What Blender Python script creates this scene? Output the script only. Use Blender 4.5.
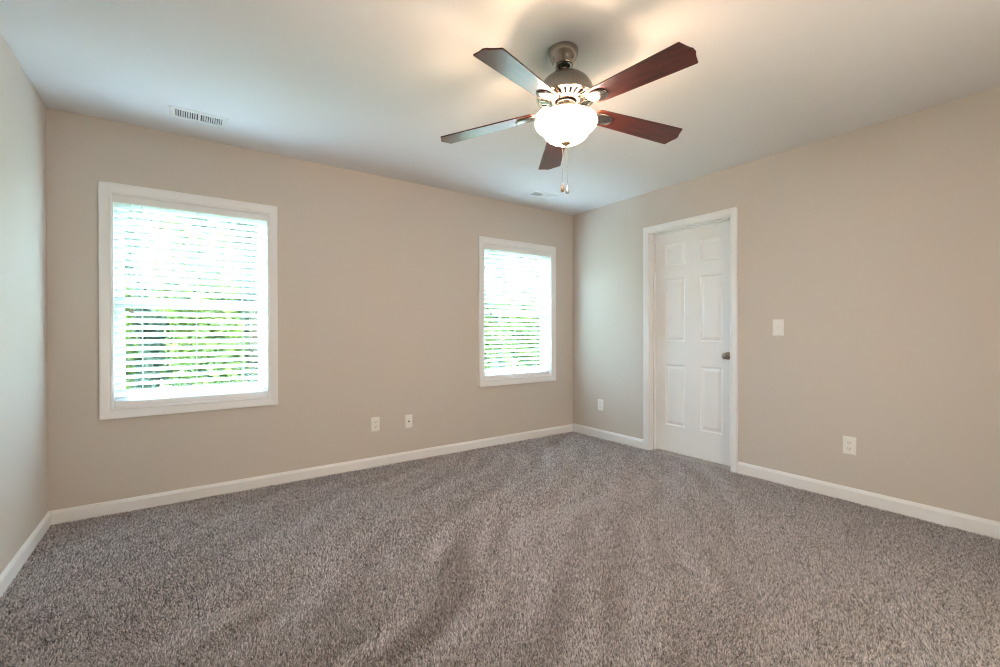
import bpy, bmesh, math, random
from mathutils import Vector, Matrix

for o in list(bpy.data.objects):
    bpy.data.objects.remove(o, do_unlink=True)
S = bpy.context.scene
COL = S.collection
PI = math.pi

# ------------------------------------------------------------------ camera
YAW, PITCH, ROLL = 0.615417, -0.002726, -0.002330
CAM = Vector((-3.59679, -3.65902, 1.11950))
fwd = Vector((math.sin(YAW) * math.cos(PITCH), math.cos(YAW) * math.cos(PITCH), math.sin(PITCH)))
rgt = Vector((math.cos(YAW), -math.sin(YAW), 0))
up = rgt.cross(fwd)
r2 = rgt * math.cos(ROLL) + up * math.sin(ROLL)
u2 = up * math.cos(ROLL) - rgt * math.sin(ROLL)
cd = bpy.data.cameras.new('camera')
cam = bpy.data.objects.new('camera', cd)
COL.objects.link(cam)
cd.sensor_width = 36.0
cd.lens = 446.90 / 1000 * 36.0
cd.clip_start = 0.05
cam.matrix_world = Matrix(((r2.x, u2.x, -fwd.x, CAM.x), (r2.y, u2.y, -fwd.y, CAM.y), (r2.z, u2.z, -fwd.z, CAM.z), (0, 0, 0, 1)))
S.camera = cam

# ------------------------------------------------------------------ world, exposure
S.view_settings.view_transform = 'Standard'
S.view_settings.look = 'None'
S.view_settings.exposure = 0.67
S.view_settings.gamma = 1.0
S.view_settings.use_curve_mapping = False
W = bpy.data.worlds.new('sky')
S.world = W
W.use_nodes = True
nt = W.node_tree
bg = nt.nodes['Background']
tc = nt.nodes.new('ShaderNodeTexCoord')
sx = nt.nodes.new('ShaderNodeSeparateXYZ')
rp = nt.nodes.new('ShaderNodeValToRGB')
nt.links.new(tc.outputs['Generated'], sx.inputs[0])
nt.links.new(sx.outputs['Z'], rp.inputs[0])
nt.links.new(rp.outputs[0], bg.inputs['Color'])
rp.color_ramp.elements[0].position = 0.0
rp.color_ramp.elements[0].color = (0.86, 0.96, 1.0, 1)
rp.color_ramp.elements[1].position = 0.9
rp.color_ramp.elements[1].color = (0.68, 0.87, 1.0, 1)
bg.inputs['Strength'].default_value = 7.0
S.cycles.filter_width = 1.1
S.cycles.max_bounces = 14
S.cycles.diffuse_bounces = 8
S.cycles.glossy_bounces = 4
S.cycles.transmission_bounces = 8
S.cycles.transparent_max_bounces = 12
S.cycles.sample_clamp_indirect = 8.0
S.cycles.caustics_reflective = False
S.cycles.caustics_refractive = False

sd = bpy.data.lights.new('sun', 'SUN')
sd.energy = 82.0
sd.color = (0.70, 0.89, 1.0)
sd.angle = math.radians(3)
sun = bpy.data.objects.new('sun', sd)
COL.objects.link(sun)
sun.rotation_euler = (math.radians(-50), 0, math.radians(24))   # high over the garden, shining on the outside of the blinds
LAMP_W = 5.5            # each bulb of the ceiling fan light
BOWL_L = 56.0           # glow of the lit glass bowl
H, WID, DEP = 2.44, 4.2493, 4.27
WT = 0.15               # wall thickness


def portal(name, loc, w, h, rot):
    ld = bpy.data.lights.new(name, 'AREA')
    ld.shape = 'RECTANGLE'
    ld.size, ld.size_y = w, h
    ld.cycles.is_portal = True
    o = bpy.data.objects.new(name, ld)
    COL.objects.link(o)
    o.location = loc
    o.rotation_euler = rot


# window openings in the walls: x0, x1, z0, z1
WIN1 = (-3.960, -3.093, 0.650, 1.990)
WIN2 = (-1.203, -0.331, 0.650, 1.990)
for k, w in enumerate((WIN1, WIN2)):
    portal('daylight_portal', ((w[0] + w[1]) / 2, WT + 0.01, (w[2] + w[3]) / 2), w[1] - w[0], w[3] - w[2], (-PI / 2, 0, 0))
FILL_OPENING = (-2.75, -1.25, 0.0, 2.05)        # opening added to admit light from the hall, in the wall behind the camera
hd = bpy.data.lights.new('fill_light', 'AREA')  # added lamp behind the camera that brightens the room
hd.shape = 'RECTANGLE'
hd.size, hd.size_y = 1.4, 1.4
hd.energy = 31.0
hd.color = (1.0, 0.88, 0.68)
fill = bpy.data.objects.new('fill_light', hd)
COL.objects.link(fill)
fill.location = ((FILL_OPENING[0] + FILL_OPENING[1]) / 2, -DEP - WT - 0.3, 0.80)
fill.rotation_euler = (PI / 2, 0, 0)


# ------------------------------------------------------------------ materials
def mat(name, color, rough=0.5, metal=0.0, spec=0.5):
    m = bpy.data.materials.new(name)
    m.use_nodes = True
    b = m.node_tree.nodes['Principled BSDF']
    b.inputs['Base Color'].default_value = (*color, 1)
    b.inputs['Roughness'].default_value = rough
    b.inputs['Metallic'].default_value = metal
    b.inputs['Specular IOR Level'].default_value = spec
    return m


def nodes(m):
    t = m.node_tree
    return t, t.nodes['Principled BSDF'], t.nodes.new, t.links.new


def add_bump(m, scale, strength, dist=0.002, detail=3):
    t, b, N, L = nodes(m)
    c = N('ShaderNodeTexCoord')
    n = N('ShaderNodeTexNoise')
    n.inputs['Scale'].default_value = scale
    n.inputs['Detail'].default_value = detail
    L(c.outputs['Object'], n.inputs['Vector'])
    bp = N('ShaderNodeBump')
    bp.inputs['Strength'].default_value = strength
    bp.inputs['Distance'].default_value = dist
    L(n.outputs['Fac'], bp.inputs['Height'])
    L(bp.outputs['Normal'], b.inputs['Normal'])


M_WALL = mat('wall_paint', (0.58, 0.522, 0.470), 0.6, spec=0.3)
add_bump(M_WALL, 260, 0.12)
M_CEIL = mat('ceiling_paint', (0.70, 0.69, 0.705), 0.8, spec=0.2)
add_bump(M_CEIL, 180, 0.1)
M_TRIM = mat('trim_paint', (0.79, 0.785, 0.785), 0.35)
M_DOOR = mat('door_paint', (0.81, 0.81, 0.81), 0.38)
add_bump(M_DOOR, 60, 0.05)
M_PLATE = mat('white_plastic', (0.82, 0.80, 0.77), 0.3)
M_DARK = mat('dark_slot', (0.03, 0.028, 0.026), 0.6)
M_CAV_SHADE = mat('motor_shade', (0.015, 0.013, 0.011), 0.8, spec=0.1)
M_DUCT_SHADE = mat('duct_shade', (0.02, 0.02, 0.02), 0.8)
M_VENT = mat('vent_enamel', (0.74, 0.74, 0.73), 0.45)
M_VINYL = mat('window_vinyl', (0.85, 0.86, 0.86), 0.4)
M_BRONZE = mat('satin_nickel_knob', (0.34, 0.29, 0.24), 0.28, 1.0)
M_BRASS = mat('antique_brass', (0.50, 0.36, 0.20), 0.4, 1.0)
M_CORD = mat('cord', (0.72, 0.72, 0.70), 0.8)
M_TASSEL = mat('tassel_plastic', (0.42, 0.37, 0.33), 0.45)
M_CHAIN = mat('bead_chain', (0.16, 0.145, 0.125), 0.6)
M_PENDW = mat('pale_pendant', (0.22, 0.23, 0.24), 0.4)

# brushed nickel
M_NICK = mat('brushed_nickel', (0.36, 0.32, 0.285), 0.2, 1.0)
t, b, N, L = nodes(M_NICK)
b.inputs['Anisotropic'].default_value = 0.5
c = N('ShaderNodeTexCoord')
mp = N('ShaderNodeMapping')
mp.inputs['Scale'].default_value = (4, 4, 400)
n = N('ShaderNodeTexNoise')
n.inputs['Scale'].default_value = 3
L(c.outputs['Object'], mp.inputs[0])
L(mp.outputs[0], n.inputs['Vector'])
mr = N('ShaderNodeMapRange')
mr.inputs['To Min'].default_value = 0.15
mr.inputs['To Max'].default_value = 0.26
L(n.outputs['Fac'], mr.inputs['Value'])
L(mr.outputs[0], b.inputs['Roughness'])

# mahogany blades: grain runs along the blade's local x
M_WOOD = mat('mahogany', (0.05, 0.015, 0.01), 0.32)
t, b, N, L = nodes(M_WOOD)
b.inputs['Coat Weight'].default_value = 0.35
b.inputs['Coat Roughness'].default_value = 0.22
c = N('ShaderNodeTexCoord')
mp = N('ShaderNodeMapping')
mp.inputs['Scale'].default_value = (2.2, 34, 10)
n = N('ShaderNodeTexNoise')
n.inputs['Scale'].default_value = 2.5
n.inputs['Detail'].default_value = 6
L(c.outputs['Object'], mp.inputs[0])
L(mp.outputs[0], n.inputs['Vector'])
cr = N('ShaderNodeValToRGB')
cr.color_ramp.elements[0].position = 0.3
cr.color_ramp.elements[0].color = (0.024, 0.0042, 0.0028, 1)
cr.color_ramp.elements[1].position = 0.75
cr.color_ramp.elements[1].color = (0.105, 0.0185, 0.010, 1)
L(n.outputs['Fac'], cr.inputs[0])
L(cr.outputs[0], b.inputs['Base Color'])

# carpet
M_CARP = mat('carpet', (0.15, 0.13, 0.12), 0.95, spec=0.1)
t, b, N, L = nodes(M_CARP)
c = N('ShaderNodeTexCoord')
n1 = N('ShaderNodeTexNoise')
n1.inputs['Scale'].default_value = 80
n1.inputs['Detail'].default_value = 5
n1.inputs['Roughness'].default_value = 0.68
n1.inputs['Distortion'].default_value = 1.2
L(c.outputs['Object'], n1.inputs['Vector'])
cr = N('ShaderNodeValToRGB')
e = cr.color_ramp.elements
e[0].position = 0.38
e[0].color = (0.060, 0.046, 0.040, 1)
e[1].position = 0.64
e[1].color = (0.62, 0.515, 0.46, 1)
m_ = cr.color_ramp.elements.new(0.50)
m_.color = (0.36, 0.31, 0.285, 1)
L(n1.outputs['Fac'], cr.inputs[0])
# pile lay left by the vacuum: broad soft bands and patches
mp = N('ShaderNodeMapping')
mp.inputs['Rotation'].default_value = (0, 0, 0.5)
mp.inputs['Scale'].default_value = (0.9, 3.2, 1)
L(c.outputs['Object'], mp.inputs[0])
n2 = N('ShaderNodeTexNoise')
n2.inputs['Scale'].default_value = 1.5
n2.inputs['Detail'].default_value = 3
L(mp.outputs[0], n2.inputs['Vector'])
n3 = N('ShaderNodeTexNoise')
n3.inputs['Scale'].default_value = 9
n3.inputs['Detail'].default_value = 3
L(c.outputs['Object'], n3.inputs['Vector'])
ad = N('ShaderNodeMath')
ad.operation = 'ADD'
L(n2.outputs['Fac'], ad.inputs[0])
L(n3.outputs['Fac'], ad.inputs[1])
mr = N('ShaderNodeMapRange')
mr.inputs['From Min'].default_value = 0.7
mr.inputs['From Max'].default_value = 1.3
mr.inputs['To Min'].default_value = 0.78
mr.inputs['To Max'].default_value = 1.25
L(ad.outputs[0], mr.inputs['Value'])
vm = N('ShaderNodeVectorMath')
vm.operation = 'SCALE'
L(cr.outputs[0], vm.inputs[0])
L(mr.outputs[0], vm.inputs['Scale'])
L(vm.outputs[0], b.inputs['Base Color'])
bp = N('ShaderNodeBump')
bp.inputs['Strength'].default_value = 0.7
bp.inputs['Distance'].default_value = 0.012
L(n1.outputs['Fac'], bp.inputs['Height'])
L(bp.outputs['Normal'], b.inputs['Normal'])
b.inputs['Sheen Weight'].default_value = 0.15

# yarn tips of the carpet: each tuft has its own shade of grey brown
M_PILE = mat('carpet_yarn', (0.2, 0.17, 0.15), 0.9, spec=0.15)
t, b, N, L = nodes(M_PILE)
av = N('ShaderNodeAttribute')
av.attribute_name = 'yarn'
cr = N('ShaderNodeValToRGB')
e = cr.color_ramp.elements
e[0].position = 0.0
e[0].color = (0.15, 0.138, 0.138, 1)
e[1].position = 1.0
e[1].color = (0.92, 0.855, 0.855, 1)
L(av.outputs['Fac'], cr.inputs[0])
L(cr.outputs[0], b.inputs['Base Color'])

# window pane: thin clear glass
M_PANE = bpy.data.materials.new('window_pane')
M_PANE.use_nodes = True
t = M_PANE.node_tree
t.nodes.clear()
out = t.nodes.new('ShaderNodeOutputMaterial')
mx = t.nodes.new('ShaderNodeMixShader')
tr = t.nodes.new('ShaderNodeBsdfTransparent')
gl = t.nodes.new('ShaderNodeBsdfGlossy')
gl.inputs['Roughness'].default_value = 0.02
lw = t.nodes.new('ShaderNodeLayerWeight')
lw.inputs['Blend'].default_value = 0.5
pw = t.nodes.new('ShaderNodeMath')
pw.operation = 'POWER'
pw.inputs[1].default_value = 5.0
ml = t.nodes.new('ShaderNodeMath')
ml.operation = 'MULTIPLY_ADD'
ml.inputs[1].default_value = 0.94
ml.inputs[2].default_value = 0.035
t.links.new(lw.outputs['Facing'], pw.inputs[0])
t.links.new(pw.outputs[0], ml.inputs[0])
t.links.new(ml.outputs[0], mx.inputs[0])
t.links.new(tr.outputs[0], mx.inputs[1])
t.links.new(gl.outputs[0], mx.inputs[2])
t.links.new(mx.outputs[0], out.inputs[0])
tr.inputs['Color'].default_value = (0.93, 0.97, 0.96, 1)


def trans_mat(name, dcol, tcol, fac, rough=0.3, gloss=0.04):
    m = bpy.data.materials.new(name)
    m.use_nodes = True
    t = m.node_tree
    t.nodes.clear()
    out = t.nodes.new('ShaderNodeOutputMaterial')
    d = t.nodes.new('ShaderNodeBsdfDiffuse')
    d.inputs['Color'].default_value = (*dcol, 1)
    r = t.nodes.new('ShaderNodeBsdfTranslucent')
    r.inputs['Color'].default_value = (*tcol, 1)
    m1 = t.nodes.new('ShaderNodeMixShader')
    m1.inputs[0].default_value = fac
    t.links.new(d.outputs[0], m1.inputs[1])
    t.links.new(r.outputs[0], m1.inputs[2])
    g = t.nodes.new('ShaderNodeBsdfGlossy')
    g.inputs['Roughness'].default_value = rough
    m2 = t.nodes.new('ShaderNodeMixShader')
    m2.inputs[0].default_value = gloss
    t.links.new(m1.outputs[0], m2.inputs[1])
    t.links.new(g.outputs[0], m2.inputs[2])
    t.links.new(m2.outputs[0], out.inputs[0])
    return m


M_SLAT = trans_mat('blind_slat', (0.88, 0.91, 0.94), (0.86, 0.91, 0.95), 0.40)
M_BOWL = trans_mat('frosted_glass', (0.86, 0.83, 0.77), (0.95, 0.90, 0.80), 0.55, 0.15, 0.05)

t = M_BOWL.node_tree
em = t.nodes.new('ShaderNodeEmission')
em.inputs['Color'].default_value = (1.0, 0.84, 0.78, 1)
em.inputs['Strength'].default_value = BOWL_L
ad = t.nodes.new('ShaderNodeAddShader')
out = next(x for x in t.nodes if x.type == 'OUTPUT_MATERIAL')
src = out.inputs[0].links[0].from_socket
t.links.new(src, ad.inputs[0])
t.links.new(em.outputs[0], ad.inputs[1])
t.links.new(ad.outputs[0], out.inputs[0])

M_BOWL_IN = trans_mat('frosted_glass_inside', (0.86, 0.83, 0.77), (0.95, 0.90, 0.80), 0.55, 0.15, 0.05)
M_LEAF = trans_mat('leaf', (0.10, 0.16, 0.045), (0.16, 0.26, 0.05), 0.35, 0.4, 0.05)
t = M_LEAF.node_tree
oi = t.nodes.new('ShaderNodeTexCoord')
nz = t.nodes.new('ShaderNodeTexNoise')
nz.inputs['Scale'].default_value = 5
nz.inputs['Detail'].default_value = 4
t.links.new(oi.outputs['Object'], nz.inputs['Vector'])
for nd in [x for x in t.nodes if x.type in ('BSDF_DIFFUSE', 'BSDF_TRANSLUCENT')]:
    cr = t.nodes.new('ShaderNodeValToRGB')
    k = 1.0 if nd.type == 'BSDF_DIFFUSE' else 1.3
    cr.color_ramp.elements[0].position = 0.35
    cr.color_ramp.elements[0].color = (0.045 * k, 0.085 * k, 0.034 * k, 1)
    cr.color_ramp.elements[1].position = 0.65
    cr.color_ramp.elements[1].color = (0.32 * k, 0.42 * k, 0.11 * k, 1)
    t.links.new(nz.outputs['Fac'], cr.inputs[0])
    t.links.new(cr.outputs[0], nd.inputs['Color'])
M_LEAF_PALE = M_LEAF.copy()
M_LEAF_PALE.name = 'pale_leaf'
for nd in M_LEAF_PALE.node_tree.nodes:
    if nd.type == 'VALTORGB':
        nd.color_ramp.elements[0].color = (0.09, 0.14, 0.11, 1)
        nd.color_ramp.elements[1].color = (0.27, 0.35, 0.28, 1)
M_BARK = mat('bark', (0.10, 0.075, 0.055), 0.9)
M_LAWN = mat('lawn', (0.10, 0.16, 0.05), 0.95)
add_bump(M_LAWN, 40, 0.8, 0.02)


# ------------------------------------------------------------------ mesh helpers
class MB:
    """collects shapes and links them as one mesh object"""

    def __init__(self):
        self.v, self.f, self.s = [], [], []

    def add(self, vs, fs, smooth=False, M=None):
        o = len(self.v)
        for p in vs:
            p = Vector(p)
            self.v.append(tuple(M @ p) if M is not None else tuple(p))
        for q in fs:
            self.f.append([o + i for i in q])
            self.s.append(smooth)
        return self

    def box(self, x0, x1, y0, y1, z0, z1, M=None):
        x0, x1 = sorted((x0, x1)); y0, y1 = sorted((y0, y1)); z0, z1 = sorted((z0, z1))
        vs = [(x, y, z) for z in (z0, z1) for y in (y0, y1) for x in (x0, x1)]
        fs = [(0, 2, 3, 1), (4, 5, 7, 6), (0, 1, 5, 4), (2, 6, 7, 3), (0, 4, 6, 2), (1, 3, 7, 5)]
        return self.add(vs, fs, False, M)

    def lathe(self, prof, seg=48, M=None, smooth=True, closed=False):
        """prof: (r, z) pairs"""
        vs, fs = [], []
        n = len(prof)
        for i in range(seg):
            a = 2 * PI * i / seg
            for r, z in prof:
                vs.append((r * math.cos(a), r * math.sin(a), z))
        for i in range(seg):
            j = (i + 1) % seg
            for k in range(n if closed else n - 1):
                k2 = (k + 1) % n
                fs.append((i * n + k, j * n + k, j * n + k2, i * n + k2))
        return self.add(vs, fs, smooth, M)

    def tube(self, pts, r, seg=8, M=None):
        """round bar through points"""
        pts = [Vector(p) for p in pts]
        vs, fs = [], []
        for i, p in enumerate(pts):
            d = (pts[min(i + 1, len(pts) - 1)] - pts[max(i - 1, 0)]).normalized()
            a = d.orthogonal().normalized() if abs(d.z) > 0.99 else d.cross(Vector((0, 0, 1))).normalized()
            c_ = d.cross(a)
            rr = r[i] if isinstance(r, (list, tuple)) else r
            for k in range(seg):
                t_ = 2 * PI * k / seg
                vs.append(p + a * rr * math.cos(t_) + c_ * rr * math.sin(t_))
        for i in range(len(pts) - 1):
            for k in range(seg):
                k2 = (k + 1) % seg
                fs.append((i * seg + k, i * seg + k2, (i + 1) * seg + k2, (i + 1) * seg + k))
        fs.append(tuple(range(seg - 1, -1, -1)))
        fs.append(tuple((len(pts) - 1) * seg + k for k in range(seg)))
        return self.add(vs, fs, True, M)

    def prism(self, prof, path, M=None):
        """sweep closed 2-D profile (a, b) along straight segment: path(a, b, t) -> point for t = 0, 1"""
        n = len(prof)
        vs = [path(a, b_, 0) for a, b_ in prof] + [path(a, b_, 1) for a, b_ in prof]
        fs = [(i, (i + 1) % n, n + (i + 1) % n, n + i) for i in range(n)]
        fs += [tuple(range(n - 1, -1, -1)), tuple(range(n, 2 * n))]
        return self.add(vs, fs, False, M)

    def build(self, name, material, parent=None, bevel=0.0, angle=30):
        me = bpy.data.meshes.new(name)
        me.from_pydata(self.v, [], self.f)
        me.polygons.foreach_set('use_smooth', self.s)
        bm = bmesh.new()
        bm.from_mesh(me)
        bmesh.ops.recalc_face_normals(bm, faces=bm.faces)
        bm.to_mesh(me)
        bm.free()
        me.materials.append(material)
        o = bpy.data.objects.new(name, me)
        COL.objects.link(o)
        if parent is not None:
            o.parent = parent
        if bevel:
            b_ = o.modifiers.new('bevel', 'BEVEL')
            b_.width = bevel
            b_.segments = 2
            b_.limit_method = 'ANGLE'
            b_.angle_limit = math.radians(40)
        return o


def tag(o, label, cat=None, group=None, kind=None):
    o['label'] = label
    if cat:
        o['category'] = cat
    if group:
        o['group'] = group
    if kind:
        o['kind'] = kind
    return o


def empty(name, loc=(0, 0, 0), rot=(0, 0, 0)):
    o = bpy.data.objects.new(name, None)
    o.empty_display_size = 0.05
    COL.objects.link(o)
    o.location = loc
    o.rotation_euler = rot
    return o


def holed_wall(us, zs, holes):
    """cells of a wall in (u, z) that are not holes, merged per column"""
    cells = []
    for i in range(len(us) - 1):
        for j in range(len(zs) - 1):
            uc, zc = (us[i] + us[i + 1]) / 2, (zs[j] + zs[j + 1]) / 2
            if not any(h[0] < uc < h[1] and h[2] < zc < h[3] for h in holes):
                cells.append((us[i], us[i + 1], zs[j], zs[j + 1]))
    return cells


# ------------------------------------------------------------------ room shell
DOOR = (-1.790, -1.026, 0.0, 2.048)      # y0, y1, z0, z1 of the clear opening
m = MB()
for u0, u1, z0, z1 in holed_wall([-WID - WT, WIN1[0], WIN1[1], WIN2[0], WIN2[1], WT], [-0.1, WIN1[2], WIN1[3], H + 0.1], [WIN1, WIN2]):
    m.box(u0, u1, 0, WT, z0, z1)
tag(m.build('wall_back', M_WALL), 'beige painted wall with the two windows', 'wall', kind='structure')
m = MB()
JT = 0.019                               # jamb board
for u0, u1, z0, z1 in holed_wall([-DEP - WT, DOOR[0] - JT, DOOR[1] + JT, 0], [-0.1, 0, DOOR[3] + JT, H + 0.1], [(DOOR[0] - JT, DOOR[1] + JT, 0, DOOR[3] + JT)]):
    m.box(0, 0.12, u0, u1, z0, z1)
tag(m.build('wall_right', M_WALL), 'beige painted wall with the white door', 'wall', kind='structure')
tag(MB().box(-WID - WT, -WID, -DEP - WT, 0, -0.1, H + 0.1).build('wall_left', M_WALL), 'bare beige painted wall at the left edge', 'wall', kind='structure')
m = MB()
for u0, u1, z0, z1 in holed_wall([-WID, FILL_OPENING[0], FILL_OPENING[1], 0], [-0.1, FILL_OPENING[2], FILL_OPENING[3], H + 0.1], [FILL_OPENING]):
    m.box(u0, u1, -DEP - WT, -DEP, z0, z1)
tag(m.build('wall_front', M_WALL), 'beige wall behind the viewer with an opening added for light', 'wall', kind='structure')
# short hall enclosure, added behind that opening
m = MB()
m.box(-3.2, -3.1, -DEP - 1.3, -DEP - WT, -0.1, H)
m.box(-0.9, -0.8, -DEP - 1.3, -DEP - WT, -0.1, H)
m.box(-3.2, -0.8, -DEP - 1.4, -DEP - 1.3, -0.1, H)
m.box(-3.2, -0.8, -DEP - 1.4, -DEP - WT, H, H + 0.1)
m.box(-3.2, -0.8, -DEP - 1.4, -DEP, -0.1, -0.01)
tag(m.build('fill_enclosure', M_WALL), 'hall enclosure added behind the viewer', 'wall', kind='structure')
tag(MB().box(-WID, 0, -DEP, 0, H, H + 0.1).build('ceiling', M_CEIL), 'flat white painted ceiling around the fan', 'ceiling', kind='structure')
tag(MB().box(-WID, 0.115, -DEP, 0, -0.1, -0.011).build('floor', M_CARP), 'grey brown carpeted floor of the room', 'floor', kind='structure')
# cut pile: short leaning yarn tips standing on the floor, finer close to the viewer
import numpy as np
rng = np.random.default_rng(5)


def tufts(n, x0, x1, y0, y1, rad, hgt):
    x = rng.uniform(x0, x1, n)
    y = rng.uniform(y0, y1, n)
    keep = (x + 3.597) * 0.817 - (y + 3.659) * 0.577                 # sideways from the viewer
    dep = (x + 3.597) * 0.577 + (y + 3.659) * 0.817
    ok = (np.abs(keep) < dep * 1.25 + 0.5) & (dep > 1.1)
    x, y = x[ok], y[ok]
    n = len(x)
    # lay of the pile: strokes left by the vacuum
    u, v = x * 0.80 + y * 0.60, -x * 0.60 + y * 0.80
    lay = 0.45 * np.sin(v * 14.0 + 2.6 * np.sin(u * 2.3 + 1.7 * np.sin(u * 0.9 + v * 1.3)) + 0.9 * np.sin(u * 5.1 + v * 3.0)) + 0.9 * np.sin(v * 29.0 + 2.0 * np.sin(u * 3.6 + 1.0)) * np.sin(u * 4.0 + 1.1 * np.sin(v * 3.1)) + 0.25 * np.sin(v * 5.0 - u * 1.2)
    lay += rng.normal(0, 0.55, n)
    lean = 0.6 * np.tanh(lay)
    lx, ly = 0.577 * lean + rng.normal(0, 0.36, n), 0.817 * lean + rng.normal(0, 0.36, n)
    h = hgt * rng.uniform(0.75, 1.15, n)
    a0 = rng.uniform(0, 2 * np.pi, n)
    V = np.zeros((n, 7, 3))
    r = rad * rng.uniform(0.75, 1.25, n)
    for k in range(3):
        a = a0 + k * 2 * np.pi / 3
        V[:, k, 0], V[:, k, 1], V[:, k, 2] = x + r * np.cos(a), y + r * np.sin(a), -0.0115
        a = a + 0.7
        V[:, 3 + k, 0] = x + lx * h * 0.55 + 0.85 * r * np.cos(a)
        V[:, 3 + k, 1] = y + ly * h * 0.55 + 0.85 * r * np.sin(a)
        V[:, 3 + k, 2] = -0.0115 + h * 0.62
    V[:, 6, 0], V[:, 6, 1], V[:, 6, 2] = x + lx * h * 1.25, y + ly * h * 1.25, -0.0115 + h
    V[:, :, 0] = np.clip(V[:, :, 0], -WID + 0.004, 0.1 if x0 >= 0 else -0.003)
    V[:, :, 1] = np.clip(V[:, :, 1], -DEP, -0.004)
    F = []
    for k in range(3):
        k2 = (k + 1) % 3
        F += [(k, k2, 3 + k2), (k, 3 + k2, 3 + k), (3 + k, 3 + k2, 6)]
    F = np.array(F)[None, :, :] + (np.arange(n) * 7)[:, None, None]
    return V.reshape(-1, 3), F.reshape(-1, 3), np.repeat(rng.random(n), 7)


parts_ = [tufts(520000, -WID, 0, -DEP, -1.55, 0.0021, 0.0140), tufts(200000, -WID, 0, -1.70, 0, 0.0030, 0.0145), tufts(5000, 0.0, 0.10, DOOR[0], DOOR[1], 0.003, 0.0150)]
vv, ff, tt, off = [], [], [], 0
for V_, F_, T_ in parts_:
    vv.append(V_); ff.append(F_ + off); tt.append(T_); off += len(V_)
vv, ff, tt = np.concatenate(vv), np.concatenate(ff), np.concatenate(tt)
me = bpy.data.meshes.new('carpet_pile')
me.vertices.add(len(vv))
me.vertices.foreach_set('co', vv.ravel())
me.loops.add(ff.size)
me.loops.foreach_set('vertex_index', ff.ravel().astype(np.int32))
me.polygons.add(len(ff))
me.polygons.foreach_set('loop_start', np.arange(0, ff.size, 3, dtype=np.int32))
at_ = me.attributes.new('yarn', 'FLOAT', 'POINT')
at_.data.foreach_set('value', tt.astype(np.float32))
me.update(calc_edges=True)
me.materials.append(M_PILE)
pile = bpy.data.objects.new('carpet_pile', me)
COL.objects.link(pile)
tag(pile, 'grey brown speckled cut pile of the carpet', 'carpet', kind='stuff')
# closet behind the door keeps the gap under it dark
m = MB()
m.box(0.121, 0.9, -2.2, -0.6, -0.1, -0.011)
m.box(0.9, 0.95, -2.2, -0.6, -0.1, H)
m.box(0.121, 0.95, -2.25, -2.2, -0.1, H)
m.box(0.121, 0.95, -0.6, -0.55, -0.1, H)
m.box(0.121, 0.95, -2.25, -0.55, H, H + 0.05)
tag(m.build('wall_closet', M_WALL), 'dark closet space behind the white door', 'wall', kind='structure')

# baseboards: profile (depth from wall, height)
BB = [(0, -0.011), (0.014, -0.011), (0.014, 0.066), (0.0125, 0.072), (0.009, 0.077), (0.0065, 0.084), (0.003, 0.088), (0, 0.088)]


def baseboard(name, fn, label):
    tag(MB().prism(BB, fn).build(name, M_TRIM), label, 'baseboard', kind='structure')


BS = 0.90                                # a slightly lower board on these two walls
lerp = lambda a, c_, t_: a + (c_ - a) * t_
baseboard('baseboard_back', lambda d, z, t_: (lerp(-WID, 0, t_), -d, z * BS), 'white baseboard along the window wall')
baseboard('baseboard_left', lambda d, z, t_: (-WID + d, lerp(-DEP, -0.0, t_), z * BS), 'white baseboard along the left wall')
baseboard('baseboard_right', lambda d, z, t_: (-d, lerp(-DEP, DOOR[0] - 0.056, t_), z), 'long white baseboard on the viewer side of the door')
baseboard('baseboard_right.001', lambda d, z, t_: (-d, lerp(DOOR[1] + 0.066, 0.0, t_), z), 'short white baseboard between the door and the far corner')
baseboard('baseboard_front', lambda d, z, t_: (lerp(-WID, FILL_OPENING[0], t_), -DEP + d, z), 'white baseboard behind the viewer, left of the added opening')
baseboard('baseboard_front.001', lambda d, z, t_: (lerp(FILL_OPENING[1], 0, t_), -DEP + d, z), 'white baseboard behind the viewer, right of the added opening')


# mitred casing around a rectangle. prof: (w outwards from the opening, d depth towards the room)
CAS = [(0, 0), (0, 0.010), (0.006, 0.0125), (0.012, 0.011), (0.022, 0.013), (0.040, 0.0165), (0.052, 0.0185), (0.060, 0.0185), (0.062, 0.016), (0.062, 0)]


def casing(m, place, u0, u1, z0, z1, bottom=True, prof=CAS):
    """place(u, z, d) -> point"""
    n = len(prof)

    def strip(pa, pb):
        vs = [place(*pa(w), d) for w, d in prof] + [place(*pb(w), d) for w, d in prof]
        m.add(vs, [(i, (i + 1) % n, n + (i + 1) % n, n + i) for i in range(n)] + [tuple(range(n - 1, -1, -1)), tuple(range(n, 2 * n))])
    bl = (lambda w: (u0 - w, z0 - w)) if bottom else (lambda w: (u0 - w, z0))
    br = (lambda w: (u1 + w, z0 - w)) if bottom else (lambda w: (u1 + w, z0))
    tl = lambda w: (u0 - w, z1 + w)
    tr_ = lambda w: (u1 + w, z1 + w)
    strip(bl, tl)
    strip(tl, tr_)
    strip(tr_, br)
    if bottom:
        strip(br, bl)


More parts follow.
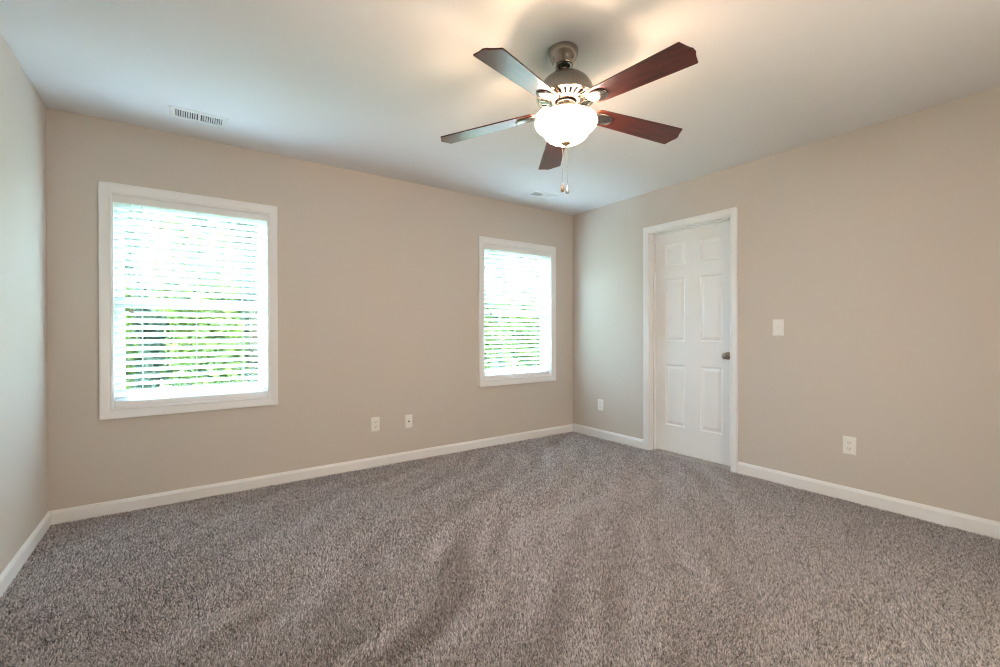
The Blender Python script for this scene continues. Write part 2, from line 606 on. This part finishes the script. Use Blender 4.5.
# ------------------------------------------------------------------ windows
def make_window(name, w, label):
    u0, u1, z0, z1 = w
    root = empty(name, ((u0 + u1) / 2, 0, z0))
    tag(root, label, 'window', kind='structure')
    P = Matrix.Translation((-(u0 + u1) / 2, 0, -z0))

    def B(m_, n_, mt, par=root, bev=0.0):
        o = m_.build(n_, mt, par, bev)
        return o
    place = lambda u, z, d: P @ Vector((u, -d, z))
    m = MB()
    casing(m, place, u0, u1, z0, z1)
    B(m, 'window_casing', M_TRIM)
    # jamb liner
    m = MB()
    th = 0.004
    m.box(u0 - .001, u0 + th, 0.0, 0.085, z0, z1, P)
    m.box(u1 - th, u1 + .001, 0.0, 0.085, z0, z1, P)
    m.box(u0, u1, 0.0, 0.085, z1 - th, z1 + .001, P)
    m.box(u0, u1, 0.0, 0.085, z0 - .001, z0 + th, P)
    B(m, 'jamb', M_TRIM)

    def ring(m_, a0, a1, c0, c1, y0, y1, l, r, b_, t_):
        m_.box(a0, a0 + l, y0, y1, c0, c1, P)
        m_.box(a1 - r, a1, y0, y1, c0, c1, P)
        m_.box(a0 + l, a1 - r, y0, y1, c0, c0 + b_, P)
        m_.box(a0 + l, a1 - r, y0, y1, c1 - t_, c1, P)
    m = MB()
    ring(m, u0, u1, z0, z1, 0.075, 0.15, 0.022, 0.022, 0.035, 0.022)
    B(m, 'window_frame', M_VINYL, bev=0.002)
    zm = 1.330
    m = MB()
    ring(m, u0 + .022, u1 - .022, z0 + .03, zm + .02, 0.088, 0.112, 0.030, 0.030, 0.052, 0.040)
    low = B(m, 'lower_sash', M_VINYL, bev=0.002)
    m = MB().box(u0 + .05, u1 - .05, 0.098, 0.102, z0 + .08, zm - .018, P)
    B(m, 'window_glass', M_PANE, low)
    m = MB()
    ring(m, u0 + .022, u1 - .022, zm - .02, z1 - .02, 0.117, 0.141, 0.026, 0.026, 0.040, 0.03)
    upp = B(m, 'upper_sash', M_VINYL, bev=0.002)
    m = MB().box(u0 + .046, u1 - .046, 0.127, 0.131, zm + .018, z1 - .048, P)
    B(m, 'window_glass', M_PANE, upp)
    m = MB().box((u0 + u1) / 2 - .03, (u0 + u1) / 2 + .03, 0.082, 0.11, zm + .02, zm + .032, P)
    B(m, 'sash_lock', M_VINYL, low, bev=0.003)
    return root


make_window('window_1', WIN1, 'white framed sash window nearer the left wall')
make_window('window_2', WIN2, 'white framed sash window beside the far corner')
# ------------------------------------------------------------------ blinds
def make_blind(w, label, zl, zr):
    u0, u1, z0, z1 = w
    cx = (u0 + u1) / 2
    hw = (u1 - u0) / 2 - 0.0045
    root = empty('window_blind', (cx, 0, z1))
    tag(root, label, 'blind', 'slatted blinds hanging in the two windows')
    Z = lambda z: z - z1
    # headrail and valance
    m = MB().box(-hw, hw, 0.018, 0.066, Z(1.945), Z(1.984))
    m.build('headrail', M_VINYL, root, 0.002)
    m = MB()
    val = [(0.004, 1.938), (0.012, 1.938), (0.012, 1.9855), (0.005, 1.9855), (0.0025, 1.981), (0.0025, 1.944)]
    m.prism(val, lambda y, z, t_: (lerp(-hw - .001, hw + .001, t_), y, Z(z)))
    m.build('valance', M_TRIM, root)
    # tilted slats: the room edge sits higher than the outer edge
    m = MB()
    til = math.radians(-27)
    half, n = 0.0248, 28
    ztop, zbot = 1.925, 0.705
    for k in range(n):
        zc = ztop + (zbot - ztop) * k / (n - 1)
        pr = []
        for s in (-1, -0.5, 0, 0.5, 1):
            crown = 0.0016 * (1 - s * s)
            pr.append((s * half, crown + 0.0014))
        pr += [(s * half, 0.0016 * (1 - s * s) - 0.0014) for s in (1, 0.5, 0, -0.5, -1)]
        ct, st = math.cos(til), math.sin(til)
        m.prism(pr, lambda a, c_, t_: (lerp(-hw + .002, hw - .002, t_), 0.042 + a * ct - c_ * st, Z(zc) + a * st + c_ * ct))
    m.build('slats', M_SLAT, root)
    m = MB()
    rail = [(0.017, 0.655), (0.066, 0.655), (0.067, 0.660), (0.067, 0.685), (0.062, 0.690), (0.021, 0.690), (0.016, 0.685), (0.016, 0.660)]
    m.prism(rail, lambda y, z, t_: (lerp(-hw + .002, hw - .002, t_), y, Z(z)))
    m.build('bottom_rail', M_TRIM, root)
    # ladder cords
    for lx in (-hw + 0.138, 0.0, hw - 0.150):
        m = MB()
        for y in (0.0175, 0.067):
            m.tube([(lx, y, Z(1.94)), (lx, y, Z(0.69))], 0.0008, 5)
        m.tube([(lx + .006, 0.0175, Z(1.94)), (lx + .006, 0.0175, Z(0.69))], 0.0008, 5)
        m.build('ladder_cord', M_CORD, root)
    for nm, lx, ze in (('lift_cord', -hw + 0.088, zl), ('tilt_cord', hw - 0.100, zr)):
        m = MB()
        for dx in (-0.003, 0.003):
            m.tube([(lx + dx, 0.008, Z(1.945)), (lx + dx * .4, 0.008, Z(ze + .02))], 0.0009, 5)
        cdo = m.build(nm, M_CORD, root)
        m = MB()
        for dx, dz in ((-0.007, 0.0), (0.006, -0.008)):
            m.lathe([(0, 0.022), (0.003, 0.021), (0.004, 0.012), (0.0065, 0.004), (0.0065, -0.004), (0, -0.006)], 12, Matrix.Translation((lx + dx, 0.008, Z(ze + dz))))
        m.build('tassel', M_TASSEL, cdo)


make_blind(WIN1, 'white slatted blind in the window nearer the left wall', 1.255, 0.985)
make_blind(WIN2, 'white slatted blind in the window beside the far corner', 1.300, 1.105)

# ------------------------------------------------------------------ door
XS = 0.083                               # room face of the slab, set back in its frame
m = MB()
place = lambda u, z, d: (-d, u, z)
casing(m, place, DOOR[0] - 0.003, DOOR[1] + 0.005, -0.011, DOOR[3] + 0.005, bottom=False, prof=[(w * 0.93, d) for w, d in CAS])
m.box(0, 0.12, DOOR[0] - JT, DOOR[0], -0.011, DOOR[3])
m.box(0, 0.12, DOOR[1], DOOR[1] + JT, -0.011, DOOR[3])
m.box(0, 0.12, DOOR[0] - JT, DOOR[1] + JT, DOOR[3], DOOR[3] + JT)
# stops
m.box(XS - 0.034, XS - 0.001, DOOR[0], DOOR[0] + 0.010, -0.011, DOOR[3])
m.box(XS - 0.034, XS - 0.001, DOOR[1] - 0.010, DOOR[1], -0.011, DOOR[3])
m.box(XS - 0.034, XS - 0.001, DOOR[0], DOOR[1], DOOR[3] - 0.010, DOOR[3])
tag(m.build('trim_1', M_TRIM), 'white casing and jamb around the door', 'door casing', kind='structure')

dy0, dy1, dz0, dz1 = DOOR[0] + .002, DOOR[1] - .002, 0.008, DOOR[3] - .003
door = empty('door_1', (XS, dy0, 0))
tag(door, 'white six panel door with a dark round knob', 'door', kind='structure')
cy = (dy0 + dy1) / 2
cols = [(cy - 0.273, cy - 0.070), (cy + 0.070, cy + 0.273)]
rows = [(0.253, 0.820), (1.032, 1.612), (1.728, 1.930)]
ys = sorted({dy0, dy1, *[v for c_ in cols for v in c_]})
zs = sorted({dz0, dz1, *[v for r_ in rows for v in r_]})
bm_v, bm_f = [], []
m = MB()
for i in range(len(ys) - 1):
    for j in range(len(zs) - 1):
        a, b_, c_, d = ys[i], ys[i + 1], zs[j], zs[j + 1]
        if (a, b_) in cols and (c_, d) in rows:
            # moulded raised panel: (inset, depth)
            loops = [(0, 0), (0.004, 0.001), (0.010, 0.008), (0.016, 0.0095), (0.022, 0.0085), (0.040, 0.003), (0.044, 0.0025)]
            vs = []
            for ins, dep in loops:
                vs += [(XS + dep, a + ins, c_ + ins), (XS + dep, b_ - ins, c_ + ins), (XS + dep, b_ - ins, d - ins), (XS + dep, a + ins, d - ins)]
            fs = []
            for k in range(len(loops) - 1):
                for q in range(4):
                    fs.append((k * 4 + q, k * 4 + (q + 1) % 4, k * 4 + 4 + (q + 1) % 4, k * 4 + 4 + q))
            kk = (len(loops) - 1) * 4
            fs.append((kk, kk + 1, kk + 2, kk + 3))
            m.add(vs, fs)
        else:
            m.add([(XS, a, c_), (XS, b_, c_), (XS, b_, d), (XS, a, d)], [(0, 1, 2, 3)])
xb = XS + 0.035
m.add([(XS, dy0, dz0), (XS, dy1, dz0), (XS, dy1, dz1), (XS, dy0, dz1), (xb, dy0, dz0), (xb, dy1, dz0), (xb, dy1, dz1), (xb, dy0, dz1)],
      [(4, 5, 6, 7), (0, 1, 5, 4), (1, 2, 6, 5), (2, 3, 7, 6), (3, 0, 4, 7)])
m.v = [(x - XS, y - dy0, z) for x, y, z in m.v]
o = m.build('door_slab', M_DOOR, door)
bm = bmesh.new()
bm.from_mesh(o.data)
bmesh.ops.remove_doubles(bm, verts=bm.verts, dist=1e-5)
bmesh.ops.recalc_face_normals(bm, faces=bm.faces)
bm.to_mesh(o.data)
bm.free()
KY, KZ = DOOR[0] + 0.062, 0.921
R90 = Matrix.Translation((0, KY - dy0, KZ)) @ Matrix.Rotation(-PI / 2, 4, 'Y')     # lathe axis z -> -x
m = MB()
m.lathe([(0, 0), (0.032, 0), (0.032, 0.003), (0.029, 0.007), (0.020, 0.010), (0.012, 0.012), (0.011, 0.030), (0.014, 0.034), (0.023, 0.040), (0.0275, 0.049), (0.0265, 0.058), (0.020, 0.064), (0.010, 0.067), (0, 0.0675)], 32, R90)
k = m.build('door_knob', M_BRONZE, door)
k['label'] = 'dark nickel door knob'


# ------------------------------------------------------------------ wall plates
def plate_root(name, loc, wall, label, cat):
    """local x across, z up, -y into the room"""
    rot = (0, 0, 0) if wall == 'back' else (0, 0, -PI / 2)
    r = empty(name, loc, rot)
    tag(r, label, cat)
    return r


def cover(root, w=0.072, h=0.117):
    m = MB()
    a, c_ = w / 2, h / 2
    loops = [(0, 0), (0, 0.003), (0.004, 0.0055), (0.006, 0.006)]
    vs = []
    for ins, d in loops:
        vs += [(-a + ins, -d, -c_ + ins), (a - ins, -d, -c_ + ins), (a - ins, -d, c_ - ins), (-a + ins, -d, c_ - ins)]
    fs = [(0, 3, 2, 1)]
    for k in range(3):
        for q in range(4):
            fs.append((k * 4 + q, k * 4 + (q + 1) % 4, k * 4 + 4 + (q + 1) % 4, k * 4 + 4 + q))
    fs.append((12, 13, 14, 15))
    m.add(vs, fs)
    return m.build('cover_plate', M_PLATE, root)


FX = Matrix.Rotation(PI / 2, 4, 'X')      # lathe axis z -> -y


def outlet(loc, wall, label):
    r = plate_root('wall_outlet', loc, wall, label, 'outlet')
    r['group'] = 'duplex outlets low on the walls'
    cover(r)
    for s in (1, -1):
        zc = 0.0195 * s
        m = MB()
        pts = []
        for k in range(24):
            a = 2 * PI * k / 24
            pts.append((max(-.0165, min(.0165, .0175 * math.cos(a))), max(-.0135, min(.0135, .0175 * math.sin(a)))))
        m.prism(pts, lambda x, z, t_: (x, -0.0055 - 0.0022 * t_, zc + z))
        f = m.build('receptacle', M_PLATE, r)
        m = MB()
        m.box(-.0085, -.0058, -.0080, -.0072, zc - .001, zc + .0085)
        m.box(.0058, .0085, -.0080, -.0072, zc, zc + .0080)
        m.lathe([(0, 0), (0.003, 0), (0.003, 0.0008), (0, 0.0008)], 12, Matrix.Translation((0, -.0072, zc - .0075)) @ FX)
        m.build('socket_slots', M_DARK, f)
    m = MB().lathe([(0, 0), (0.003, 0), (0.0028, 0.0012), (0, 0.0015)], 12, Matrix.Translation((0, -.006, 0)) @ FX)
    m.build('screw', M_PLATE, r)
    return r


outlet((-2.291, 0, 0.352), 'back', 'white duplex outlet between the windows, nearer the left window')
outlet((0, -0.414, 0.348), 'right', 'white duplex outlet between the far corner and the door')
outlet((0, -2.580, 0.364), 'right', 'white duplex outlet on the viewer side of the door, below the light switch')

r = plate_root('cable_plate', (-1.993, 0, 0.342), 'back', 'white cable jack plate with one round connector between the windows', 'wall plate')
cover(r, 0.068, 0.114)
m = MB().lathe([(0, 0.006), (0.0085, 0.006), (0.0085, 0.0085), (0.0048, 0.0085), (0.0048, 0.017), (0.003, 0.017), (0.003, 0.010), (0, 0.010)], 16, FX)
k = m.build('cable_connector', M_BRONZE, r)
k['label'] = 'small metal cable connector'
for s in (1, -1):
    MB().lathe([(0, 0), (0.003, 0), (0.0028, 0.0012), (0, 0.0015)], 12, Matrix.Translation((0, -.006, s * .042)) @ FX).build('screw', M_PLATE, r)

r = plate_root('light_switch', (0, -2.145, 1.150), 'right', 'white toggle light switch on the wall beside the door', 'switch')
cover(r, 0.076, 0.120)
MB().box(-.0055, .0055, -.0070, -.0058, -.0125, .0125).build('toggle_slot', M_PLATE, r)
m = MB()
m.add([(-.004, -.006, .004), (.004, -.006, .004), (.004, -.006, -.006), (-.004, -.006, -.006), (-.0033, -.017, .009), (.0033, -.017, .009), (.0033, -.018, .003), (-.0033, -.018, .003)],
      [(0, 1, 5, 4), (1, 2, 6, 5), (2, 3, 7, 6), (3, 0, 4, 7), (4, 5, 6, 7), (3, 2, 1, 0)])
m.build('toggle', M_PLATE, r, 0.0008)
for s in (1, -1):
    MB().lathe([(0, 0), (0.003, 0), (0.0028, 0.0012), (0, 0.0015)], 12, Matrix.Translation((0, -.006, s * .030)) @ FX).build('screw', M_PLATE, r)


# ------------------------------------------------------------------ ceiling vents
def vent(cx, cy, lx, ly, gx, gy, label):
    r = empty('ceiling_vent', (cx, cy, H))
    tag(r, label, 'vent', 'white air registers in the ceiling')
    MB().box(-gx / 2, gx / 2, -gy / 2, gy / 2, -0.0012, -0.0002).build('duct_shade_plate', M_DUCT_SHADE, r)  # flat plate painted near black for the shade inside a duct
    m = MB()
    # flange: bevelled plate with two grille openings
    def frame(x0, x1, y0, y1, hx0, hx1, hy0, hy1):
        z0, z1 = -0.006, -0.0002
        ins = 0.006
        outer = [(x0, y0), (x1, y0), (x1, y1), (x0, y1)]
        o2 = [(x0 + ins, y0 + ins), (x1 - ins, y0 + ins), (x1 - ins, y1 - ins), (x0 + ins, y1 - ins)]
        inn = [(hx0, hy0), (hx1, hy0), (hx1, hy1), (hx0, hy1)]
        vs = [(x, y, z1) for x, y in outer] + [(x, y, -0.0025) for x, y in outer] + [(x, y, z0) for x, y in o2] + [(x, y, z0) for x, y in inn] + [(x, y, z1) for x, y in inn]
        fs = []
        for k in range(4):
            for q in range(4):
                fs.append((k * 4 + q, k * 4 + (q + 1) % 4, k * 4 + 4 + (q + 1) % 4, k * 4 + 4 + q))
        m.add(vs, fs)
    frame(-lx / 2, lx / 2, -ly / 2, ly / 2, -gx / 2, gx / 2, -gy / 2, gy / 2)
    m.box(-0.007, 0.007, -gy / 2, gy / 2, -0.006, -0.0005)
    m.build('vent_frame', M_VENT, r)
    nf = 9
    for s in (-1, 1):
        m = MB()
        for k in range(nf):
            x = s * (0.011 + (gx / 2 - 0.013) * (k + 0.5) / nf)
            til = -s * math.radians(42)
            Mx = Matrix.Translation((x, 0, -0.0055)) @ Matrix.Rotation(til, 4, 'Y')
            m.box(-0.0006, 0.0006, -gy / 2, gy / 2, -0.0048, 0.0048, Mx)
        m.build('louvres', M_VENT, r)
    for s in (-1, 1):
        MB().lathe([(0, -0.0075), (0.003, -0.0068), (0.004, -0.0055), (0.004, -0.004)], 12, Matrix.Translation((s * (gx / 2 + 0.018), 0, 0))).build('screw', M_VENT, r)


vent(-3.516, -0.366, 0.300, 0.155, 0.236, 0.100, 'white louvred ceiling vent above the left window')
vent(-0.785, -0.385, 0.300, 0.135, 0.236, 0.085, 'white louvred ceiling vent near the far corner')

# ------------------------------------------------------------------ ceiling fan
FC = Vector((-2.132, -2.126, H))
fan = empty('ceiling_fan', FC)
tag(fan, 'brushed nickel ceiling fan with five dark wood blades and lit glass bowl', 'ceiling fan')
Z = lambda z: z - H
LZ = lambda pr: [(r_, Z(z)) for r_, z in pr]
OFF = rgt * -0.011                       # the ceiling mount sits a touch off the motor's axis
m = MB()
m.lathe(LZ([(0, 2.4395), (0.067, 2.4395), (0.069, 2.437), (0.069, 2.426), (0.0675, 2.418), (0.063, 2.404), (0.056, 2.387), (0.0475, 2.371), (0.0465, 2.366), (0.044, 2.3635), (0.033, 2.3635), (0.031, 2.367), (0.031, 2.388), (0, 2.390)]), 56)
m.build('canopy', M_NICK, fan).location = OFF
m = MB().lathe(LZ([(0, 2.388), (0.0300, 2.388), (0.0275, 2.377), (0.020, 2.369), (0.0125, 2.367), (0, 2.367)]), 32)
m.build('hanger_ball', M_DARK, fan).location = OFF
m = MB()
m.tube([OFF * 0.95 + Vector((0, 0, Z(2.385))), OFF * 0.12 + Vector((0, 0, Z(2.334)))], 0.0115, 20)
m.lathe(LZ([(0.0, 2.340), (0.018, 2.339), (0.020, 2.335), (0.020, 2.318), (0, 2.318)]), 28)
m.build('downrod', M_NICK, fan)
m = MB().lathe(LZ([(0, 2.329), (0.030, 2.328), (0.055, 2.322), (0.082, 2.309), (0.106, 2.288), (0.122, 2.262), (0.131, 2.236), (0.134, 2.222), (0.1365, 2.220), (0.1365, 2.2085), (0.134, 2.2065), (0.128, 2.2065), (0.128, 2.2205), (0.05, 2.2210), (0, 2.2210)]), 72)
m.build('motor_housing', M_NICK, fan)
# slotted underside: ribs over a ring painted dark for shade
m = MB()
m.lathe(LZ([(0.130, 2.2110), (0.128, 2.2060), (0.118, 2.2045), (0.117, 2.208)]), 72)
m.lathe(LZ([(0.076, 2.205), (0.076, 2.1985), (0.058, 2.1955), (0.045, 2.1955), (0.045, 2.205)]), 72)
nr = 28
for k in range(nr):
    a = 2 * PI * k / nr
    Mx = Matrix.Rotation(a, 4, 'Z')
    wd = 0.0050
    m.add([(0.119, -wd * 1.3, Z(2.2045)), (0.119, wd * 1.3, Z(2.2045)), (0.074, wd, Z(2.1985)), (0.074, -wd, Z(2.1985)),
           (0.119, -wd * 1.3, Z(2.210)), (0.119, wd * 1.3, Z(2.210)), (0.074, wd, Z(2.206)), (0.074, -wd, Z(2.206))],
          [(0, 1, 2, 3), (7, 6, 5, 4), (0, 4, 5, 1), (1, 5, 6, 2), (2, 6, 7, 3), (3, 7, 4, 0)], False, Mx)
m.build('vent_ring', M_NICK, fan)
m = MB().lathe(LZ([(0.128, 2.2190), (0.060, 2.2190)]), 48)
m.build('vent_shade_ring', M_CAV_SHADE, fan)
m = MB().lathe(LZ([(0.040, 2.199), (0.0435, 2.197), (0.0435, 2.174), (0.041, 2.171), (0.046, 2.169), (0.046, 2.162), (0.040, 2.158), (0.020, 2.156), (0, 2.156)]), 40)
m.build('switch_housing', M_NICK, fan)
# light kit: pan with three arms and sockets, threaded rod down to the finial
m = MB()
m.lathe(LZ([(0, 2.157), (0.034, 2.157), (0.036, 2.150), (0.030, 2.144), (0, 2.144)]), 32)
m.tube([(0, 0, Z(2.15)), (0, 0, Z(2.008))], 0.004, 10)
for k in range(3):
    a = 2 * PI * k / 3 + 0.5
    ca, sa = math.cos(a), math.sin(a)
    m.tube([(0.02 * ca, 0.02 * sa, Z(2.150)), (0.040 * ca, 0.040 * sa, Z(2.146)), (0.052 * ca, 0.052 * sa, Z(2.135))], [0.006, 0.007, 0.012], 10)
m.build('light_fitter', M_NICK, fan)
bowl_o = [(0.1290, 2.1210), (0.1340, 2.1205), (0.1400, 2.1160), (0.1440, 2.1080), (0.1445, 2.0985), (0.1410, 2.0880), (0.1330, 2.0780), (0.1215, 2.0690), (0.1110, 2.0600), (0.1045, 2.0510), (0.0985, 2.0400), (0.0885, 2.0285), (0.0720, 2.0180), (0.0500, 2.0110), (0.0250, 2.0080), (0.006, 2.0075)]
bowl_i = [(max(r_ - 0.004, 0.006), z + 0.0025) for r_, z in reversed(bowl_o)]
bowl_i[-1] = (0.1265, 2.1190)
m = MB().lathe(LZ(bowl_o + bowl_i), 72, closed=True)
o = m.build('glass_bowl', M_BOWL, fan)
o.data.materials.append(M_BOWL_IN)
no, npf = len(bowl_o), len(bowl_o) + len(bowl_i)
for i, p in enumerate(o.data.polygons):
    if i % npf >= no - 1 or i % npf < 4:
        p.material_index = 1
m = MB().lathe(LZ([(0.004, 2.0105), (0.004, 2.0072), (0.0225, 2.0070), (0.0235, 2.0045), (0.0195, 2.0005), (0.0115, 1.9985), (0.0085, 1.9950), (0.006, 1.9900), (0, 1.9880)]), 28)
m.build('finial', M_BRASS, fan)
for k in range(3):
    a = 2 * PI * k / 3 + 0.5
    ld = bpy.data.lights.new('bulb_light', 'POINT')
    ld.energy = LAMP_W
    ld.color = (1.0, 0.70, 0.42)
    ld.shadow_soft_size = 0.018
    lo = bpy.data.objects.new('bulb_light', ld)
    COL.objects.link(lo)
    lo.parent = fan
    lo.location = (0.062 * math.cos(a), 0.062 * math.sin(a), Z(2.104))

# blades. each one droops a little from hub to tip, as measured
ZROOT, ZTIP, R_E, R_M = 2.166, 2.115, 0.6180, 0.6390
PITCHB = math.radians(9.9)
TIP_DZ = [0.006, 0.006, 0.004, -0.018, 0.002]
for k in range(5):
    th = 5.9977 - k * 2 * PI / 5
    d = Vector((math.cos(th), math.sin(th), 0))
    s = Vector((math.sin(th), -math.cos(th), 0)) * math.cos(PITCHB) + Vector((0, 0, math.sin(PITCHB)))
    zt = ZTIP + TIP_DZ[k]
    droop = Vector((d.x, d.y, (zt - ZROOT) / R_E)).normalized()
    nrm = s.cross(droop).normalized()
    if nrm.z < 0:
        nrm = -nrm
    y_ax = nrm.cross(droop).normalized()
    # local frame: x along the blade, y across, z up
    Mb = Matrix(((droop.x, y_ax.x, nrm.x, 0), (droop.y, y_ax.y, nrm.y, 0), (droop.z, y_ax.z, nrm.z, Z(ZROOT)), (0, 0, 0, 1)))
    # blade outline
    half = [(0.150, 0.030), (0.1535, 0.040), (0.162, 0.0475), (0.176, 0.0510), (0.30, 0.0562), (0.45, 0.0620), (0.600, 0.0668), (0.6135, 0.0670), (0.6170, 0.0645), (0.6265, 0.034), (0.6330, 0.018), (0.6385, 0.010)]
    outl = [(x, y) for x, y in half] + [(x, -y) for x, y in reversed(half)]
    m = MB()
    m.prism(outl, lambda x, y, t_: (x, y, -0.003 + 0.006 * t_))
    bl = m.build('blade', M_WOOD, fan, 0.0015)
    bl.matrix_local = Mb
    # blade bracket: arm from the motor, dropping to an oval plate under the blade
    st = [(0.078, 0.012, 0.0300), (0.098, 0.013, 0.0290), (0.116, 0.015, 0.0200), (0.132, 0.020, 0.0060), (0.146, 0.027, -0.0030), (0.165, 0.033, -0.0055), (0.190, 0.036, -0.0060), (0.212, 0.035, -0.0060), (0.228, 0.030, -0.0060), (0.239, 0.021, -0.0058), (0.245, 0.010, -0.0055)]
    m = MB()
    vs, fs = [], []
    q = 9
    for x, w, z in st:
        for i in range(q):
            u = -1 + 2 * i / (q - 1)
            vs.append((x, u * w, z - 0.0065 * (1 - 0.75 * u * u)))
        for i in range(q):
            u = 1 - 2 * i / (q - 1)
            vs.append((x, u * w, z + 0.0022))
    nn = 2 * q
    for i in range(len(st) - 1):
        for j in range(nn):
            fs.append((i * nn + j, i * nn + (j + 1) % nn, (i + 1) * nn + (j + 1) % nn, (i + 1) * nn + j))
    fs.append(tuple(range(nn)))
    fs.append(tuple((len(st) - 1) * nn + j for j in range(nn)))
    m.add(vs, fs, True)
    br = m.build('blade_bracket', M_NICK, fan)
    br.matrix_local = Mb

# pull chains
def chain(off, ztop, zend, pm, plab):
    px, py = rgt.x * off, rgt.y * off
    m = MB()
    m.tube([(px * .8, py * .8, Z(ztop)), (px, py, Z(zend + 0.038))], 0.0005, 6)
    nb = int((ztop - zend - 0.04) / 0.006)
    for i in range(nb):
        z = ztop - 0.006 * i
        m.lathe([(0, 0.0011), (0.0008, 0.0008), (0.0011, 0), (0.0008, -0.0008), (0, -0.0011)], 6, Matrix.Translation((px, py, Z(z))))
    cdo = m.build('pull_chain', M_CHAIN, fan)
    m = MB().lathe([(0, 0.040), (0.0022, 0.039), (0.0035, 0.033), (0.0062, 0.022), (0.0088, 0.012), (0.0092, 0.006), (0.0070, 0.001), (0, 0)], 16, Matrix.Translation((px, py, Z(zend))))
    p = m.build('chain_pull', pm, cdo)
    p['label'] = plab


M_PULL = mat('turned_wood', (0.14, 0.075, 0.035), 0.45)
chain(-0.016, 2.013, 1.776, M_PULL, 'small teardrop wooden pull')
chain(0.006, 1.992, 1.768, M_PENDW, 'pale teardrop pull')

# ------------------------------------------------------------------ outside
GZ = -0.45
tag(MB().box(-14, 16, 0.3, 26, GZ - 0.1, GZ).build('ground_outside', M_LAWN), 'green lawn beyond the windows', 'lawn', kind='structure')


def shrub(x, y, rx, ry, h, nleaf, seed, label, name='leafy_shrub', cat='shrub', leaf=None):
    rnd = random.Random(seed)
    r = empty(name, (x, y, GZ))
    tag(r, label, cat, 'greenery outside the windows')
    m = MB()
    for k in range(5):
        a = rnd.uniform(0, 2 * PI)
        m.tube([(0.06 * math.cos(a), 0.06 * math.sin(a), 0), (0.25 * rx * math.cos(a), 0.25 * ry * math.sin(a), h * .45), (0.6 * rx * math.cos(a), 0.6 * ry * math.sin(a), h * .8)], [0.045, 0.03, 0.012], 7)
    m.build('stem', M_BARK, r)
    m = MB()
    lobes = [(rnd.uniform(-.55, .55) * rx, rnd.uniform(-.55, .55) * ry, h * rnd.uniform(.25, .85), rnd.uniform(.35, .6)) for _ in range(22)]
    for _ in range(nleaf):
        lx, ly, lz, lr = rnd.choice(lobes)
        v = Vector((rnd.gauss(0, 1), rnd.gauss(0, 1), rnd.gauss(0, 1))).normalized() * (rnd.random() ** 0.4)
        p = Vector((lx + v.x * lr * rx, ly + v.y * lr * ry, max(0.03, lz + v.z * lr * h * .45)))
        n_ = (v + Vector((rnd.uniform(-1, 1), rnd.uniform(-1, 1), rnd.uniform(-.4, 1.2)))).normalized()
        t1 = n_.orthogonal().normalized()
        t1 = Matrix.Rotation(rnd.uniform(0, 6.28), 3, n_) @ t1
        t2 = n_.cross(t1)
        L_ = rnd.uniform(.06, .11)
        w_ = L_ * .32
        bend = n_ * L_ * .12
        m.add([p - t1 * L_, p + t2 * w_ + bend, p + t1 * L_, p - t2 * w_ + bend], [(0, 1, 2), (0, 2, 3)])
    me = m.build('foliage', leaf or M_LEAF, r)


def row(xs, y, rx, h, n, seed, labels, **kw):
    for i, (x, l) in enumerate(zip(xs, labels)):
        shrub(x, y + 0.15 * (-1) ** i, rx, 0.8, h + 0.2 * ((i * 7) % 3 - 1), n, seed + i, l, **kw)


row((-4.80, -3.42, -2.04), 4.6, 0.62, 3.2, 9000, 11,
    ['leafy green shrub at the left of the near row outside the left window', 'leafy green shrub in the middle of the near row outside the left window', 'leafy green shrub at the right of the near row outside the left window'])
row((1.60, 3.00, 4.40), 4.6, 0.62, 3.2, 9000, 21,
    ['leafy green shrub at the left of the near row outside the right window', 'leafy green shrub in the middle of the near row outside the right window', 'leafy green shrub at the right of the near row outside the right window'])
row((-5.6, -4.1, -2.6, -1.1), 7.4, 0.66, 4.4, 12000, 31,
    ['tall leafy tree leftmost in the far row outside the left window', 'tall leafy tree second from left in the far row outside the left window', 'tall leafy tree third from left in the far row outside the left window', 'tall leafy tree rightmost in the far row outside the left window'], name='leafy_tree', cat='tree', leaf=M_LEAF_PALE)
row((2.4, 3.9, 5.4, 6.9), 7.4, 0.66, 4.4, 12000, 41,
    ['tall leafy tree leftmost in the far row outside the right window', 'tall leafy tree second from left in the far row outside the right window', 'tall leafy tree third from left in the far row outside the right window', 'tall leafy tree rightmost in the far row outside the right window'], name='leafy_tree', cat='tree', leaf=M_LEAF_PALE)
row((-4.9, -3.35, -1.8), 10.2, 0.68, 5.6, 11000, 51,
    ['tallest leafy tree at the left of the backmost row outside the left window', 'tallest leafy tree in the middle of the backmost row outside the left window', 'tallest leafy tree at the right of the backmost row outside the left window'], name='leafy_tree', cat='tree', leaf=M_LEAF_PALE)
row((4.4, 5.95, 7.5, 9.05), 10.2, 0.68, 5.6, 11000, 61,
    ['tallest leafy tree leftmost in the backmost row outside the right window', 'tallest leafy tree second from left in the backmost row outside the right window', 'tallest leafy tree third from left in the backmost row outside the right window', 'tallest leafy tree rightmost in the backmost row outside the right window'], name='leafy_tree', cat='tree', leaf=M_LEAF_PALE)
